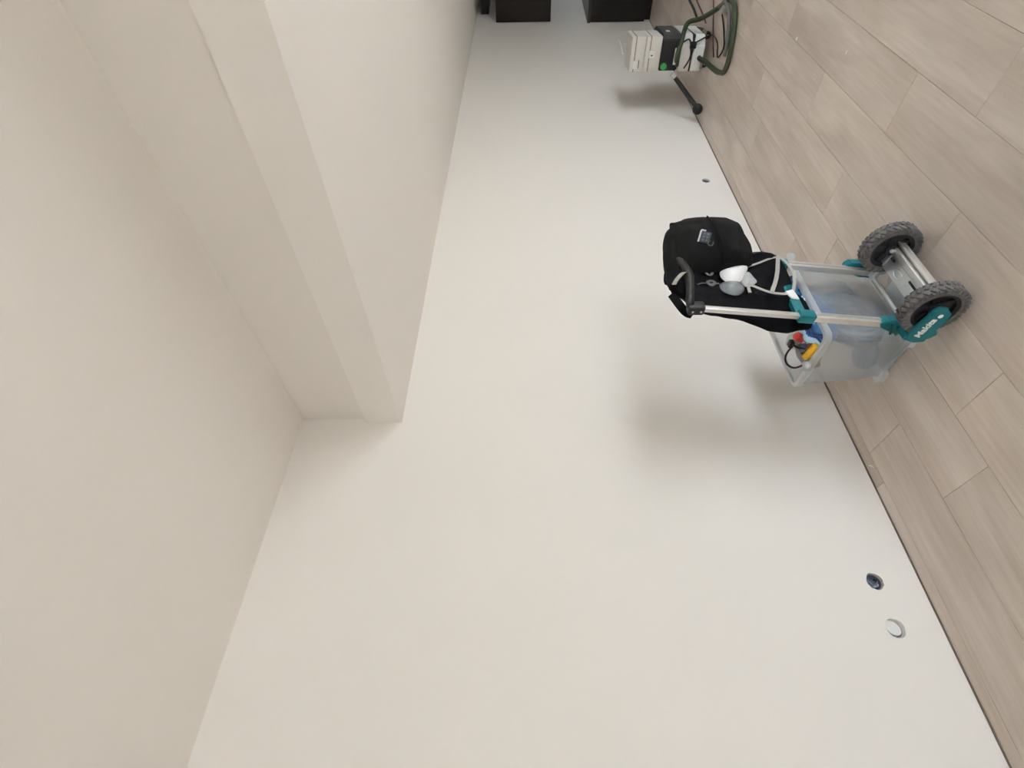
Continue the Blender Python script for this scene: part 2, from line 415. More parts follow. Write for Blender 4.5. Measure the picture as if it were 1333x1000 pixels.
tag(MB().box((.14, 8.55, 2.05), (.28, 1.5, .10), bev=.004).build('cable_duct', M_cab, smooth=False), 'black duct box above the upper kitchen cabinet', 'duct')

# ------------------------------------------------------------------ holes in the wall
def socket(y, z, r, label, lid):
    t = thing('electrical_box', label, 'socket hole', (0, y, z), 0)
    Mx = Matrix.Translation((-.048, y, z)) @ Matrix.Rotation(pi/2, 4, 'Y')
    MB().lathe([(0.001, .002), (r*.93, .002), (r*.93, .036), (r*.88, .036), (r*.88, .006), (.001, .006)], Mx, 28).build('cup', M_cup if lid != 1 else M_plaster, t)
    if lid == 0:
        for a, mm in ((.2, M_hose_c), (1.5, M_cup), (2.7, M_wire)):
            MB().tube([(-.042, y+r*.5*cos(a), z+r*.5*sin(a)), (-.02, y+r*.7*cos(a+.8), z+r*.6*sin(a+.8)), (-.008, y+r*.55*cos(a+2), z+r*.5*sin(a+2)), (-.015, y+r*.4*cos(a+3.2), z+r*.5*sin(a+3.2))], .0042, 8, smooth=5).build('wire', mm, t)
    elif lid == 1:
        Mp = Matrix.Translation((-.013, y+.004, z+.004)) @ Matrix.Rotation(.22, 4, 'Z') @ Matrix.Rotation(pi/2+.12, 4, 'Y')
        MB().lathe([(.001, -.002), (r*.84, -.002), (r*.86, 0), (r*.84, .003), (.001, .003)], Mp, 28).build('cover_disc', M_plaster, t)
    return t
socket(.676, .177, .032, 'round open socket hole with dark loose wires in the wall, nearer the box', 0)
socket(.506, .174, .034, 'round socket hole closed by a white disc, lowest nearest the camera', 1)
socket(3.678, .159, .030, 'small dark socket hole in the wall between backpack and vacuum cleaner', 2)
for y, z, r, lab in ((5.99, .50, .013, 'tiny dark hole in the wall nearest the vacuum cleaner'), (6.345, .463, .014, 'tiny dark hole with white cable end behind the vacuum cleaner')):
    t = thing('drill_hole', lab, 'hole', (0, y, z), 0)
    Mx = Matrix.Translation((-.058, y, z)) @ Matrix.Rotation(pi/2, 4, 'Y')
    MB().lathe([(.001, .001), (r*.9, .001), (r*.9, .05), (r*.8, .05), (r*.8, .004), (.001, .004)], Mx, 16).build('sleeve', M_black, t)
    if y > 6.1:
        MB().tube([(-.05, y, z), (.0, y+.01, z+.004), (.05, y+.05, z+.02), (.11, y+.10, z+.05)], .007, 8, smooth=5).build('cable_end', M_white, t)

# ------------------------------------------------------------------ trolley
TR = thing('hand_trolley', 'teal and aluminium folding hand trolley carrying the clear box', 'hand trolley', (.74, 1.56, 0))
YN, YF = 1.412, 1.722
def rx(z): return .668 + .105*z
for side, Y in ((-1, YN), (1, YF)):
    p = lambda z, dx=0: (rx(z)+dx, Y, z)
    o = MB().bar(p(.075), p(.50), .030, .026, (1, 0, 0), bev=.004).build('rail', M_alu, TR)
    MB().bar(p(.08, .014), p(.495, .014), .008, .004, (1, 0, 0)).build('rail_groove', M_steel, o)
    MB().bar(p(.47), p(.915), .021, .018, (1, 0, 0), bev=.003).build('inner_rail', M_alu, TR)
    MB().bar(p(.465), p(.525), .040, .038, (1, 0, 0), bev=.006).build('rail_collar', M_teal, TR)
    # lower bracket clasping the rail, ribs and the skirt beside the wheel
    M = plane_Y(Y+ .012 if side < 0 else Y+.042)
    br = MB().prism([(.700, .215), (.680, .208), (.645, .135), (.640, .078), (.660, .060), (.676, .10), (.715, .135), (.716, .2)], M, .036, bev=.004).build('rail_bracket', M_teal, TR)
    rb = MB()
    for q in range(4):
        rb.bar((.700-.010*q, Y+side*.024, .178-.026*q), (.650-.004*q, Y+side*.024, .158-.024*q), .007, .008, (0, 0, 1))
    rb.build('rib', M_teal_d, br)
# teal crossbar between the collars
MB().bar((rx(.495)-.022, YN+.012, .495), (rx(.495)-.022, YF-.012, .495), .022, .040, (0, 0, 1), bev=.005).build('crossbar', M_teal, TR)
# U frame from the rails to the axle
fz = lambda x: .105 - (x-.68)*.25
fr = MB()
MB().bar((.676, YN+.01, .105), (.676, YF-.01, .105), .012, .012, bev=.003).build('lower_bar', M_alu, TR)
for Y in (YN+.026, YF-.026):
    MB().bar((.672, Y, .108), (.80, Y, .080), .020, .028, bev=.003).build('frame_arm', M_steel, TR)
pl = MB().prism([(.735, YN+.036), (.735, YF-.036), (.792, YF-.036), (.792, YN+.036)], Matrix(((1, 0, 0, 0), (0, 1, 0, 0), (-.22, 0, 1, .258), (0, 0, 0, 1))), .006, bev=.0015).build('stamped_plate', M_steel, TR)
ring = MB().tube([(.764+.014*cos(2*pi*k/20), 1.60+.028*sin(2*pi*k/20), .097-.22*.014*cos(2*pi*k/20)) for k in range(20)], .0022, 6, close=True).build('embossed_oval', M_steel, pl)
for y0, y1 in ((1.47, 1.535), (1.655, 1.68)): MB().bar((.782, y0, .0935), (.782, y1, .0935), .008, .004, bev=.001).build('slot', M_black, pl)
MB().bar((.812, YN+.01, .083), (.812, YF-.01, .083), .026, .034, bev=.004).build('axle_beam', M_alu, TR)
MB().bar((.838, YN+.0, .077), (.838, YF-.01, .077), .008, .026, bev=.002).build('axle_flange', M_alu, TR)
for Y in (YN+.006, YF-.004):
    sp = MB().prism([(.672, .045), (.668, .118), (.705, .135), (.815, .128), (.838, .105), (.838, .066), (.80, .055)], plane_Y(Y), .005, bev=.001).build('side_plate', M_steel, TR)
    MB().lathe([(.001, 0), (.015, 0), (.015, .008), (.001, .008)], axis_Y((.79, Y+.0015, .098)), 20).build('pivot_hole', M_black, sp)
# toe plate under the box
MB().box((.50, 1.565, .0065), (.33, .27, .007), bev=.002).build('toe_plate', M_steel, TR)

def wheel(c):
    R = .105; Mx = axis_Y(c)
    ty = MB(); w = .024
    ty.lathe([(.076, -w), (.090, -w-.001), (.098, -w+.004), (.1, -.008), (.1, .008), (.098, w-.004), (.090, w+.001), (.076, w), (.076, -w)], Mx, 48)
    o = ty.build('tyre', M_tyre, TR)
    tb = MB(); n = 30
    for q in range(n):
        for s_, dq in ((-1, 0), (1, .5)):
            a = 2*pi*(q+dq)/n
            T = Mx @ Matrix.Rotation(a, 4, 'Z') @ Matrix.Translation((.1, 0, s_*.0125)) @ Matrix.Rotation(s_*.6, 4, 'X')
            tb.box((0, 0, 0), (.010, .0125, .023), T, bev=.0015, seg=1)
            T2 = Mx @ Matrix.Rotation(a+.05, 4, 'Z') @ Matrix.Translation((.0925, 0, s_*.0245))
            tb.box((0, 0, 0), (.014, .010, .004), T2)
    t = tb.build('tread', M_tyre, o); t['kind'] = 'stuff'
    rm = MB(); rm.lathe([(.064, -.018), (.078, -.021), (.078, .021), (.064, .018), (.064, -.018)], Mx, 40)
    rm.lathe([(.001, -.020), (.022, -.020), (.024, -.012), (.024, .012), (.022, .020), (.001, .020)], Mx, 24)
    for q in range(5):
        T = Mx @ Matrix.Rotation(2*pi*q/5+.3, 4, 'Z') @ Matrix.Translation((.044, 0, 0))
        rm.box((0, 0, 0), (.05, .022, .022), T, bev=.003, seg=1)
    rm.lathe([(.02, -.003), (.07, -.003), (.07, .003), (.02, .003)], Mx, 30)
    wr = rm.build('wheel_rim', M_rim, TR)
    MB().lathe([(.001, .020), (.009, .020), (.009, .026), (.006, .029), (.001, .029)], Mx, 16).build('axle_cap', M_steel, wr)
CN, CF = (.805, 1.366, .106), (.812, 1.706, .106)
wheel(CN); wheel(CF)
# the teal skirt with the maker's lettering, outside the near wheel
dx, dz = .029, .031
cov = [(.700, .124), (.722, .118), (.800, .101), (.812, .088), (.808, .06), (.776, .026), (.746, .024), (.700, .031), (.683, .018), (.676, .016), (.654, .036), (.660, .105), (.682, .118)]
cov = [(a+dx, c+dz) for a, c in cov]
sk = MB().prism(cov, plane_Y(1.334), .007, bev=.002).build('skirt', M_teal, TR)
MB().prism([(a, c) for a, c in [(.700+dx, .118+dz), (.79+dx, .094+dz), (.79+dx, .06+dz), (.742+dx, .034+dz), (.695+dx, .042+dz), (.675+dx, .036+dz), (.672+dx, .092+dz)]], plane_Y(1.328), .002, bev=.0008).build('skirt_panel', M_teal, sk)
# link from skirt back to the rail bracket
MB().prism([(.655, .10), (.66, .062), (.70, .06), (.70, .14), (.675, .15)], plane_Y(YN-.006), .072, bev=.004).build('bracket_arm', M_teal, TR)

def text(body, size, M, mt, parent, name, ext=.0006, shear=0., off=0.):
    cu = bpy.data.curves.new('lettering', 'FONT'); cu.body = body; cu.size = size; cu.extrude = ext; cu.shear = shear; cu.offset = off
    cu.align_x = 'LEFT'; cu.align_y = 'BOTTOM_BASELINE' if hasattr(cu, 'foo') else 'BOTTOM'
    o = bpy.data.objects.new('tmp', cu); COL.objects.link(o); bpy.context.view_layer.update()
    me = bpy.data.meshes.new_from_object(o.evaluated_get(bpy.context.evaluated_depsgraph_get()))
    bpy.data.objects.remove(o); me.transform(M)
    return link(name, me, mt, parent, smooth=False)
ang = math.atan2(.059-.081, .756-.667)
T = plane_Y(1.3255) @ Matrix.Translation((.692, .099, 0)) @ Matrix.Rotation(-.12, 4, 'Z')
text('Makita', .034, T, M_print, sk, 'lettering', shear=.25, off=.0012)
MB().lathe([(.001, 0), (.0085, 0), (.0085, .0012), (.001, .0012)], plane_Y(1.3255) @ Matrix.Translation((.800, .094, 0)), 24).build('round_emblem', M_print, sk)

# handle loop
hp = [(rx(.90), YN, .895), (rx(.93)+.003, YN+.002, .93), (.784, YN+.020, .938), (.790, YN+.085, .925), (.792, YN+.155, .918), (.790, YN+.225, .925), (.784, YF-.020, .938), (rx(.93)+.003, YF-.002, .93), (rx(.90), YF, .895)]
hd = MB().tube(hp, lambda t: .0155+.004*cos(2*pi*t*1)**8, 14, smooth=8).build('handle', M_black, TR)
for Y in (YN, YF):
    MB().box((rx(.91), Y, .915), (.040, .042, .060), bev=.010, seg=3).build('handle_end', M_black, hd)
    for dzz in (.9, .93): MB().lathe([(.001, 0), (.004, 0), (.004, .002), (.001, .002)], axis_Y((rx(.91), Y-.021, dzz)), 12).build('rivet', M_steel, hd)

# ------------------------------------------------------------------ clear box and what is in it
BX0, BX1, BY0, BY1, BZ = .312, .636, 1.385, 1.885, .382
bx = thing('storage_box', 'milky clear plastic storage box standing on the trolley', 'storage box', (.475, 1.62, .0105))
def rring(x0, x1, y0, y1, z, r, n=5):
    out = []
    for cx_, cy_, a0 in ((x1-r, y1-r, 0), (x0+r, y1-r, pi/2), (x0+r, y0+r, pi), (x1-r, y0+r, 1.5*pi)):
        for k in range(n+1):
            a = a0+pi/2*k/n; out.append(Vector((cx_+r*cos(a), cy_+r*sin(a), z)))
    return out
def bring(z, inset, r=.03):
    t = (BZ-z)/BZ
    return rring(BX0+.006+.036*t+inset, BX1-.012-.03*t-inset, BY0+.006+.022*t+inset, BY1-.012-.03*t-inset, z, r)
b = MB(); R = [bring(z, i) for z, i in ((.034, .012), (.040, .002), (.12, 0), (.24, 0), (.372, 0), (.372, .003), (.24, .003), (.12, .003), (.044, .005), (.042, .014))]
b.loft(R); b.build('tub', M_box, bx)
b = MB()
b.loft([rring(BX0, BX1, BY0, BY1, z, .032) for z in (.360, BZ)] + [rring(BX0+.003, BX1-.003, BY0+.003, BY1-.003, BZ+.003, .03), rring(BX0+.016, BX1-.016, BY0+.016, BY1-.016, BZ+.003, .024), rring(BX0+.017, BX1-.017, BY0+.017, BY1-.017, .372, .024), rring(BX0+.004, BX1-.004, BY0+.004, BY1-.004, .372, .03), rring(BX0+.003, BX1-.003, BY0+.003, BY1-.003, .360, .03), rring(BX0, BX1, BY0, BY1, .360, .032)], cap=False)
b.build('rim', M_boxrim, bx)
for fx, fy in ((.365, 1.432), (.582, 1.432), (.365, 1.83), (.582, 1.83)):
    MB().loft([rring(fx-.03, fx+.03, fy-.03, fy+.03, .0107, .012), rring(fx-.033, fx+.033, fy-.03, fy+.03, .036, .014)]).build('foot', M_boxrim, bx)
MB().box((.632, 1.896, .356), (.022, .026, .034), bev=.009, seg=3).build('clip', M_boxrim, bx)

def clump(name, label, cat, c, d, seed, mt, amp=.02, freq=14, group=None, n=36, m_=22, flat=None):
    """crumpled soft lump"""
    bm = bmesh.new(); bmesh.ops.create_uvsphere(bm, u_segments=n, v_segments=m_, radius=1)
    for v in bm.verts:
        p = v.co.copy(); q = Vector((p.x*d[0]/2, p.y*d[1]/2, p.z*d[2]/2))
        a = noise.noise(q*freq+Vector((seed, seed*.7, 0)))+.5*noise.noise(q*freq*2.2+Vector((0, seed, seed)))
        v.co = q*(1+amp/.05*.35*a)+Vector(c)
        if flat is not None: v.co.z = max(v.co.z, flat)
    b = MB(); b.merge(bm); o = b.build(name, mt); tag(o, label, cat, group); return o
# contents
clump('folded_bag', 'blue crumpled plastic bag at the bottom of the clear box', 'bag', (.42, 1.50, .085), (.15, .13, .075), 3, M_blue, flat=.0445)
bb = thing('plastic_bag', 'shiny blue and navy plastic bag sticking out of the clear box', 'bag', (.57, 1.58, .30))
def blob(parent, name, c, d, seed, mt, rot=(0, 0, 0), freq=14, amp=.02):
    bm = bmesh.new(); bmesh.ops.create_uvsphere(bm, u_segments=32, v_segments=20, radius=1)
    for v in bm.verts:
        q = Vector((v.co.x*d[0]/2, v.co.y*d[1]/2, v.co.z*d[2]/2))
        a = noise.noise(q*freq+Vector((seed, seed*.7, 0)))+.5*noise.noise(q*freq*2.2+Vector((0, seed, seed)))
        v.co = q*(1+amp/.05*.35*a)
    T = Matrix.Translation(c) @ Matrix.Rotation(rot[2], 4, 'Z') @ Matrix.Rotation(rot[1], 4, 'Y') @ Matrix.Rotation(rot[0], 4, 'X')
    bmesh.ops.transform(bm, matrix=T, verts=bm.verts); b = MB(); b.merge(bm); return b.build(name, mt, parent)
blob(bb, 'body', (.565, 1.60, .34), (.085, .34, .16), 5, M_blue, (.2, 0, 0), amp=.03)
for i, (p0, p1, w, mt) in enumerate((((.600, 1.535, .425), (.592, 1.425, .372), .030, M_navy), ((.612, 1.53, .418), (.612, 1.42, .368), .024, M_blue), ((.575, 1.525, .425), (.566, 1.41, .372), .034, M_bluel), ((.588, 1.52, .425), (.580, 1.415, .372), .022, M_navy),
        ((.560, 1.52, .41), (.552, 1.40, .360), .026, M_bluel), ((.590, 1.60, .40), (.600, 1.70, .375), .04, M_navy), ((.600, 1.64, .40), (.606, 1.76, .365), .030, M_blue), ((.575, 1.70, .395), (.59, 1.80, .37), .04, M_navy), ((.61, 1.58, .395), (.612, 1.66, .372), .02, M_bluel))):
    p0, p1 = Vector(p0), Vector(p1); P = []
    for q in range(9):
        P.append(p0.lerp(p1, q/8)+Vector((.006*sin(q*1.7+i), 0, .010*sin(pi*q/8)+.004*sin(q*2.3+i))))
    MB().tube(P, lambda t, w=w, i=i: w*.5*(.35+.65*sin(pi*min(1, .12+t*.85)))*(1+.18*sin(9*t+i)), 10, smooth=3).build('fold', mt, bb)
clump('dark_bag', 'dark crumpled bag filling the far end of the box', 'bag', (.47, 1.76, .19), (.20, .19, .28), 21, M_greyf, amp=.03, flat=.046)
# coiled cable in the box
b = MB(); P = []
for q in range(0, 8*24):
    a = 2*pi*q/24; t = q/(8*24)
    r = .10+.025*sin(q*.21); P.append((.548+.03*sin(q*.09), 1.585+.15*cos(a)*(.85+.15*sin(q*.11)), .175+r*sin(a)))
b.tube(P, .0075, 7); tag(b.build('coiled_cable', M_hose_c), 'thick blue grey cable coiled inside the clear box', 'cable')
# grey tool with red button, lens and cord
gt = thing('rotary_tool', 'grey metal power tool with red button lying in the clear box', 'power tool', (.47, 1.45, .36))
blob(gt, 'body', (.465, 1.447, .365), (.07, .125, .085), 2, M_gtool, (.35, .3, 0), amp=.008)
MB().lathe([(.001, -.02), (.026, -.02), (.028, -.012), (.028, .02), (.02, .026), (.001, .026)], Matrix.Translation((.47, 1.525, .40)) @ Matrix.Rotation(1.1, 4, 'X'), 28).build('front_cap', M_gtool_l, gt)
MB().lathe([(.001, -.02), (.017, -.02), (.019, .0), (.017, .014), (.001, .018)], Matrix.Translation((.515, 1.505, .405)) @ Matrix.Rotation(.6, 4, 'Y'), 24).build('button', M_red, gt)
MB().lathe([(.001, -.01), (.017, -.01), (.019, .008), (.012, .014), (.001, .012)], Matrix.Translation((.502, 1.452, .395)) @ Matrix.Rotation(.9, 4, 'Y'), 24).build('lens', M_tools, gt)
MB().box((.480, 1.50, .425), (.03, .026, .018), Matrix(), bev=.004).build('switch', M_black, gt)
MB().lathe([(.001, -.01), (.018, -.01), (.018, .012), (.012, .016), (.001, .016)], Matrix.Translation((.465, 1.386, .395)) @ Matrix.Rotation(1.2, 4, 'Y'), 24).build('end_cap', M_gtool_l, gt)
MB().tube([(.475, 1.498, .41), (.472, 1.463, .446), (.472, 1.427, .468), (.472, 1.394, .472), (.47, 1.376, .455), (.47, 1.379, .430), (.47, 1.40, .395), (.48, 1.43, .38)], .0042, 8, smooth=7).build('cord', M_wire, gt)
MB().tube([(.47, 1.50, .418), (.49, 1.485, .425), (.50, 1.46, .42), (.51, 1.44, .40), (.50, 1.42, .37)], .0042, 8, smooth=7).build('cord', M_wire, gt)
yl = thing('tape_dispenser', 'yellow tool with dark red body tucked against the box rim', 'tool', (.478, 1.44, .31))
p, q = Vector((.474, 1.424, .386)), Vector((.560, 1.420, .376))
MB().bar(p, q, .026, .030, (0, -.3, 1), bev=.006).build('grip', M_yel, yl)
MB().bar(p+Vector((-.014, .018, .008)), q+Vector((.016, .018, .006)), .018, .026, (0, -.3, 1), bev=.007).build('body', M_dred, yl)
rb = MB()
for k in range(5):
    c = p.lerp(q, .12+.19*k); rb.box(c+Vector((0, 0, .006)), (.004, .004, .03), Matrix())
rb.build('ridge', M_yel, yl)

# ------------------------------------------------------------------ jacket over the handle
def sup(c, hy, hx, k, n=56, e=2.4, seed=0, amp=.008, fr=16, bend=0):
    out = []
    for i in range(n):
        a = 2*pi*i/n; ca, sa = cos(a), sin(a)
        r = (abs(ca)**e+abs(sa)**e)**(-1/e)
        p = Vector((c[0]+hx*r*sa, c[1]+hy*r*ca, c[2]))
        d = Vector((sa, ca*.4, 0))
        f = noise.noise(Vector((p.x*fr*.6, p.y*fr, p.z*fr*.33+seed)))+.5*noise.noise(Vector((p.x*fr*1.5, p.y*fr*2.1, p.z*fr*.7+seed*2)))
        out.append(p+d*amp*f*2+Vector((0, 0, bend*noise.noise(Vector((p.y*9, p.x*9, seed))))))
    return out
def interp(tab, z):
    if z >= tab[0][0]: return tab[0][1:]
    for A, B in zip(tab, tab[1:]):
        if A[0] >= z >= B[0]:
            t = (A[0]-z)/(A[0]-B[0]); return tuple(a+(b_-a)*t for a, b_ in zip(A[1:], B[1:]))
    return tab[-1][1:]
# z, y lo, y hi, centre x, half depth
JK = [(.985, 1.545, 1.62, .755, .012), (.972, 1.525, 1.66, .752, .035), (.93, 1.495, 1.72, .742, .042), (.895, 1.455, 1.75, .722, .040), (.83, 1.445, 1.765, .702, .040), (.70, 1.44, 1.77, .694, .040), (.60, 1.425, 1.77, .690, .034), (.53, 1.41, 1.765, .692, .030), (.50, 1.415, 1.745, .692, .027), (.485, 1.42, 1.69, .69, .026), (.465, 1.42, 1.58, .69, .024), (.44, 1.425, 1.52, .690, .020), (.428, 1.44, 1.50, .690, .014)]
b = MB(); R = []; z = .985
while z > .424:
    y0, y1, cx_, hx = interp(JK, z)
    rg = sup((cx_, (y0+y1)/2, z), (y1-y0)/2, hx, 0, seed=3, amp=.010, fr=20); sl_ = .30*max(0, min(1, (.80-z)/.2))
    for v in rg: v.x += sl_*(v.y-1.60)
    R.append(rg); z -= .012
b.loft(R); jk = b.build('jacket', M_fab2); tag(jk, 'black cloth jacket draped over the trolley handle down to the box', 'jacket')
MB().ribbon([(.73, 1.53, .975), (.70, 1.465, .93), (.69, 1.455, .90)], .03, .012, (0, 1, 0)).build('sleeve_end', M_fab2, jk)

# ------------------------------------------------------------------ backpack
BP = [(.972, 1.725, 1.80, .775, .03), (.962, 1.685, 1.84, .775, .06), (.94, 1.668, 1.862, .775, .075), (.90, 1.660, 1.882, .778, .084), (.85, 1.660, 1.892, .78, .086), (.79, 1.664, 1.892, .782, .088), (.74, 1.666, 1.886, .782, .086), (.70, 1.670, 1.868, .782, .080), (.67, 1.672, 1.838, .78, .068), (.648, 1.675, 1.80, .778, .055), (.63, 1.680, 1.755, .775, .035), (.622, 1.69, 1.735, .775, .02)]
BP = [(r[0], r[1]-.013, r[2]+.004, r[3], r[4]) for r in BP]
bpk = thing('backpack', 'black backpack with small badge hanging on the trolley handle', 'backpack', (.78, 1.775, .62), radians(-35)); bpk.location.y = 1.760
MATW[bpk.name] = Matrix.Translation((.78, 1.775, .62))   # parts are modelled square on, the thing is then turned towards the room
b = MB(); R = []; z = .972
while z > .621:
    y0, y1, cx_, hx = interp(BP, z)
    R.append(sup((cx_, (y0+y1)/2, z), (y1-y0)/2, hx, 0, e=2.7, seed=8, amp=.009, fr=15)); z -= .010
b.loft(R); b.build('bag_body', M_fab, bpk)
# lid flap, pocket and piping
def bag_front(y, z):
    y0, y1, cx_, hx = interp(BP, z); t = max(-1, min(1, (y-(y0+y1)/2)/((y1-y0)/2)))
    return cx_+hx*(1-abs(t)**2.5)**(1/2.5)
def skin(ys, zs, t0, name, mt, thick=.01):
    """padded panel lying on the front of the bag; zs(y) gives lower and upper edge"""
    b = MB(); ny, nz = 22, 14; F, B = [], []
    for i in range(ny+1):
        y = ys[0]+(ys[1]-ys[0])*i/ny; z0, z1 = zs(y); f, k_ = [], []
        for j in range(nz+1):
            z = z0+(z1-z0)*j/nz
            h = thick*min(1, 3.5*min(i/ny, 1-i/ny, j/nz, 1-j/nz)+.25) + .003*noise.noise(Vector((y*30, z*30, t0)))
            X = bag_front(y, z); f.append(b.b.verts.new((X+h, y, z))); k_.append(b.b.verts.new((X-.015, y, z)))
        F.append(f); B.append(k_)
    for i in range(ny):
        for j in range(nz):
            b.b.faces.new((F[i][j], F[i+1][j], F[i+1][j+1], F[i][j+1])); b.b.faces.new((B[i][j], B[i][j+1], B[i+1][j+1], B[i+1][j]))
    for i in range(ny):
        b.b.faces.new((F[i][0], B[i][0], B[i+1][0], F[i+1][0])); b.b.faces.new((F[i][nz], F[i+1][nz], B[i+1][nz], B[i][nz]))
    for j in range(nz):
        b.b.faces.new((F[0][j], F[0][j+1], B[0][j+1], B[0][j])); b.b.faces.new((F[ny][j], B[ny][j], B[ny][j+1], F[ny][j+1]))
    return b.build(name, mt, bpk)
skin((1.672, 1.880), lambda y: (.765+.30*(y-1.67), .945), 1, 'lid_flap', M_fab, .016)
skin((1.682, 1.862), lambda y: (.672+.05*(y-1.68), .752+.30*(y-1.67)), 2, 'front_pocket', M_fab, .020)
sd = MB().tube([(bag_front(y, .80)+.014, y, .762+.30*(y-1.67)) for y in [1.675+.02*k for k in range(11)]], .0035, 6).build('piping', M_fab2, bpk)
# badge on the flap
by, bz = 1.778, .845
X = bag_front(by, bz)+.015
nrm = Vector((.97, .06, .12)).normalized(); ex = Vector((0, 1, 0)); ex = (ex-nrm*ex.dot(nrm)).normalized(); ey = nrm.cross(ex)
MBd = Matrix((ex, ey, nrm)).transposed().to_4x4(); MBd.translation = Vector((X+.004, by, bz)); MBd = MBd @ Matrix.Rotation(-.3, 4, 'Z')
bd = MB().box((0, 0, 0), (.046, .040, .005), MBd, bev=.0012, seg=1).build('badge', M_badge, bpk)
MB().box((.0, .021, .0015), (.047, .006, .005), MBd, bev=.0012, seg=1).build('badge_edge', M_badgew, bd)
MB().box((.026, .012, .0015), (.005, .018, .005), MBd, bev=.001, seg=1).build('badge_edge', M_badgew, bd)
MB().tube([MBd @ Vector((-.019+.010*cos(a), -.026+.010*sin(a), .002)) for a in [(.15+.16*k)*pi for k in range(11)]], .0022, 6).build('stitched_ring', M_webd, bd)
st = MB()
for k in range(3):
    for j in range(2): st.box((-.012+.013*k, -.008+.014*j, .0022), (.007, .007, .002), MBd)
st.build('stitched_mark', M_webd, bd)
MB().tube([(.775, 1.735, .640), (.79, 1.745, .612), (.79, 1.75, .582), (.79, 1.745, .570)], .0028, 6, smooth=5).build('zip_cord', M_wire, bpk)
MB().tube([(.745, 1.69, .64), (.74, 1.72, .60), (.735, 1.735, .56)], .006, 8, smooth=5).build('lower_strap', M_fab, bpk)
# carrying loop over the trolley handle
MB().ribbon([(.78, 1.72, .955), (.785, 1.66, .972), (.79, 1.61, .962), (.79, 1.60, .935), (.785, 1.62, .915)], .022, .005, (0, 1, .3)).build('carry_loop', M_fab, bpk)

# ------------------------------------------------------------------ mask with its straps
mk = thing('dust_mask', 'white dust mask with clear visor and grey straps hanging between the rails', 'mask', (.75, 1.56, .64))
P3 = lambda pts, X: [(X, y, z) for y, z in pts]
def dome(pts, X, h, name, mt):
    """shallow bulging shell over an outline"""
    b = MB(); c = Vector((X+h, sum(p[0] for p in pts)/len(pts), sum(p[1] for p in pts)/len(pts)))
    o = spline([Vector((X, y, z)) for y, z in pts], 4, True); R = []
    for f in (1, .94, .8, .6, .35, .12):
        R.append([Vector((X+h*(1-f**2.4), c.y+(p.y-c.y)*f, c.z+(p.z-c.z)*f)) for p in o])
    R.insert(0, [Vector((X-.004, c.y+(p.y-c.y)*.97, c.z+(p.z-c.z)*.97)) for p in o])
    R.insert(0, [Vector((X-.004+h*.6, c.y+(p.y-c.y)*.3, c.z+(p.z-c.z)*.3)) for p in o])
    b.loft(R); return b.build(name, mt, mk)
dome([(1.632, .770), (1.60, .776), (1.572, .762), (1.560, .735), (1.572, .705), (1.61, .678), (1.665, .655), (1.662, .70), (1.65, .735)], .757, .026, 'mask_shell', M_white)
dome([(1.559, .788), (1.524, .779), (1.504, .742), (1.515, .712), (1.545, .694), (1.580, .702), (1.588, .745), (1.578, .775)], .745, .022, 'visor', M_clear)
dome([(1.600, .697), (1.648, .654), (1.612, .640), (1.581, .637), (1.555, .682), (1.575, .695)], .744, .012, 'filter_cap', noisy('grey_filter', (.4, .41, .42), (.5, .51, .52), 60, .5))
S1 = [(1.669, .650), (1.689, .605), (1.718, .550), (1.733, .505)]
MB().ribbon(P3(S1, .752), .009, .0025).build('strap', M_web, mk)
MB().ribbon(P3([(1.733, .505), (1.693, .489), (1.634, .483), (1.573, .497), (1.519, .519)], .752), .012, .0025).build('strap', M_web, mk)
MB().ribbon(P3([(1.730, .512), (1.690, .525), (1.630, .546), (1.57, .572), (1.513, .602)], .754), .015, .0025).build('strap', M_web, mk)
MB().ribbon(P3([(1.519, .519), (1.503, .557), (1.510, .603), (1.529, .636), (1.551, .665), (1.547, .681), (1.511, .685)], .752), .012, .0025).build('strap', M_web, mk)
MB().ribbon(P3([(1.633, .905), (1.655, .83), (1.64, .79)], .745), .006, .002).build('strap', M_webd, mk)
MB().ribbon(P3([(1.545, .905), (1.575, .855), (1.571, .815), (1.575, .785)], .745), .006, .002).build('strap', M_webd, mk)
for pts in ([(1.656, .822), (1.628, .822), (1.622, .808), (1.640, .797)], [(1.575, .832), (1.585, .815), (1.573, .803), (1.557, .819)]):
    MB().ribbon(P3(pts, .749), .011, .003, close=True).build('slider', M_webd, mk)
MB().prism([(1.515, .553), (1.527, .519), (1.470, .512), (1.476, .540)], plane_X(.75), .006, bev=.002).build('white_tab', M_white, mk)
MB().ribbon([(.79, 1.515, .982), (.80, 1.535, .968), (.806, 1.56, .946), (.80, 1.575, .925)], .018, .004, (.7, 0, .7)).build('upper_buckle', M_web, mk)

# ------------------------------------------------------------------ vacuum cleaner with tool cases on top
VA = radians(7.5); VO = Vector((.365, 4.80, 0))     # front left corner at the floor
VM = Matrix.Translation(VO) @ Matrix.Rotation(VA, 4, 'Z')
vac = thing('vacuum_cleaner', 'light grey workshop vacuum cleaner with black band and green hose', 'vacuum cleaner', VO, VA)
def L(*p): return VM @ Vector(p)
def vbox(c, d, name, mt, parent, bev=.006, seg=2): return MB().box(c, d, VM, bev, seg).build(name, mt, parent)
MB().prism([(-.005, .004), (.185, .0), (.255, .06), (.262, .40), (-.005, .40)], VM @ Matrix.Translation((0, 0, .155)), .10, bev=.008).build('upper_body', M_sys, vac)
MB().prism([(-.005, .004), (.180, .0), (.250, .06), (.258, .40), (-.005, .40)], VM @ Matrix.Translation((0, 0, .055)), .095, bev=.008).build('dust_container', M_sysw, vac)
vbox((.125, .20, .152), (.26, .39, .012), 'seam_band', M_black, vac, .002)
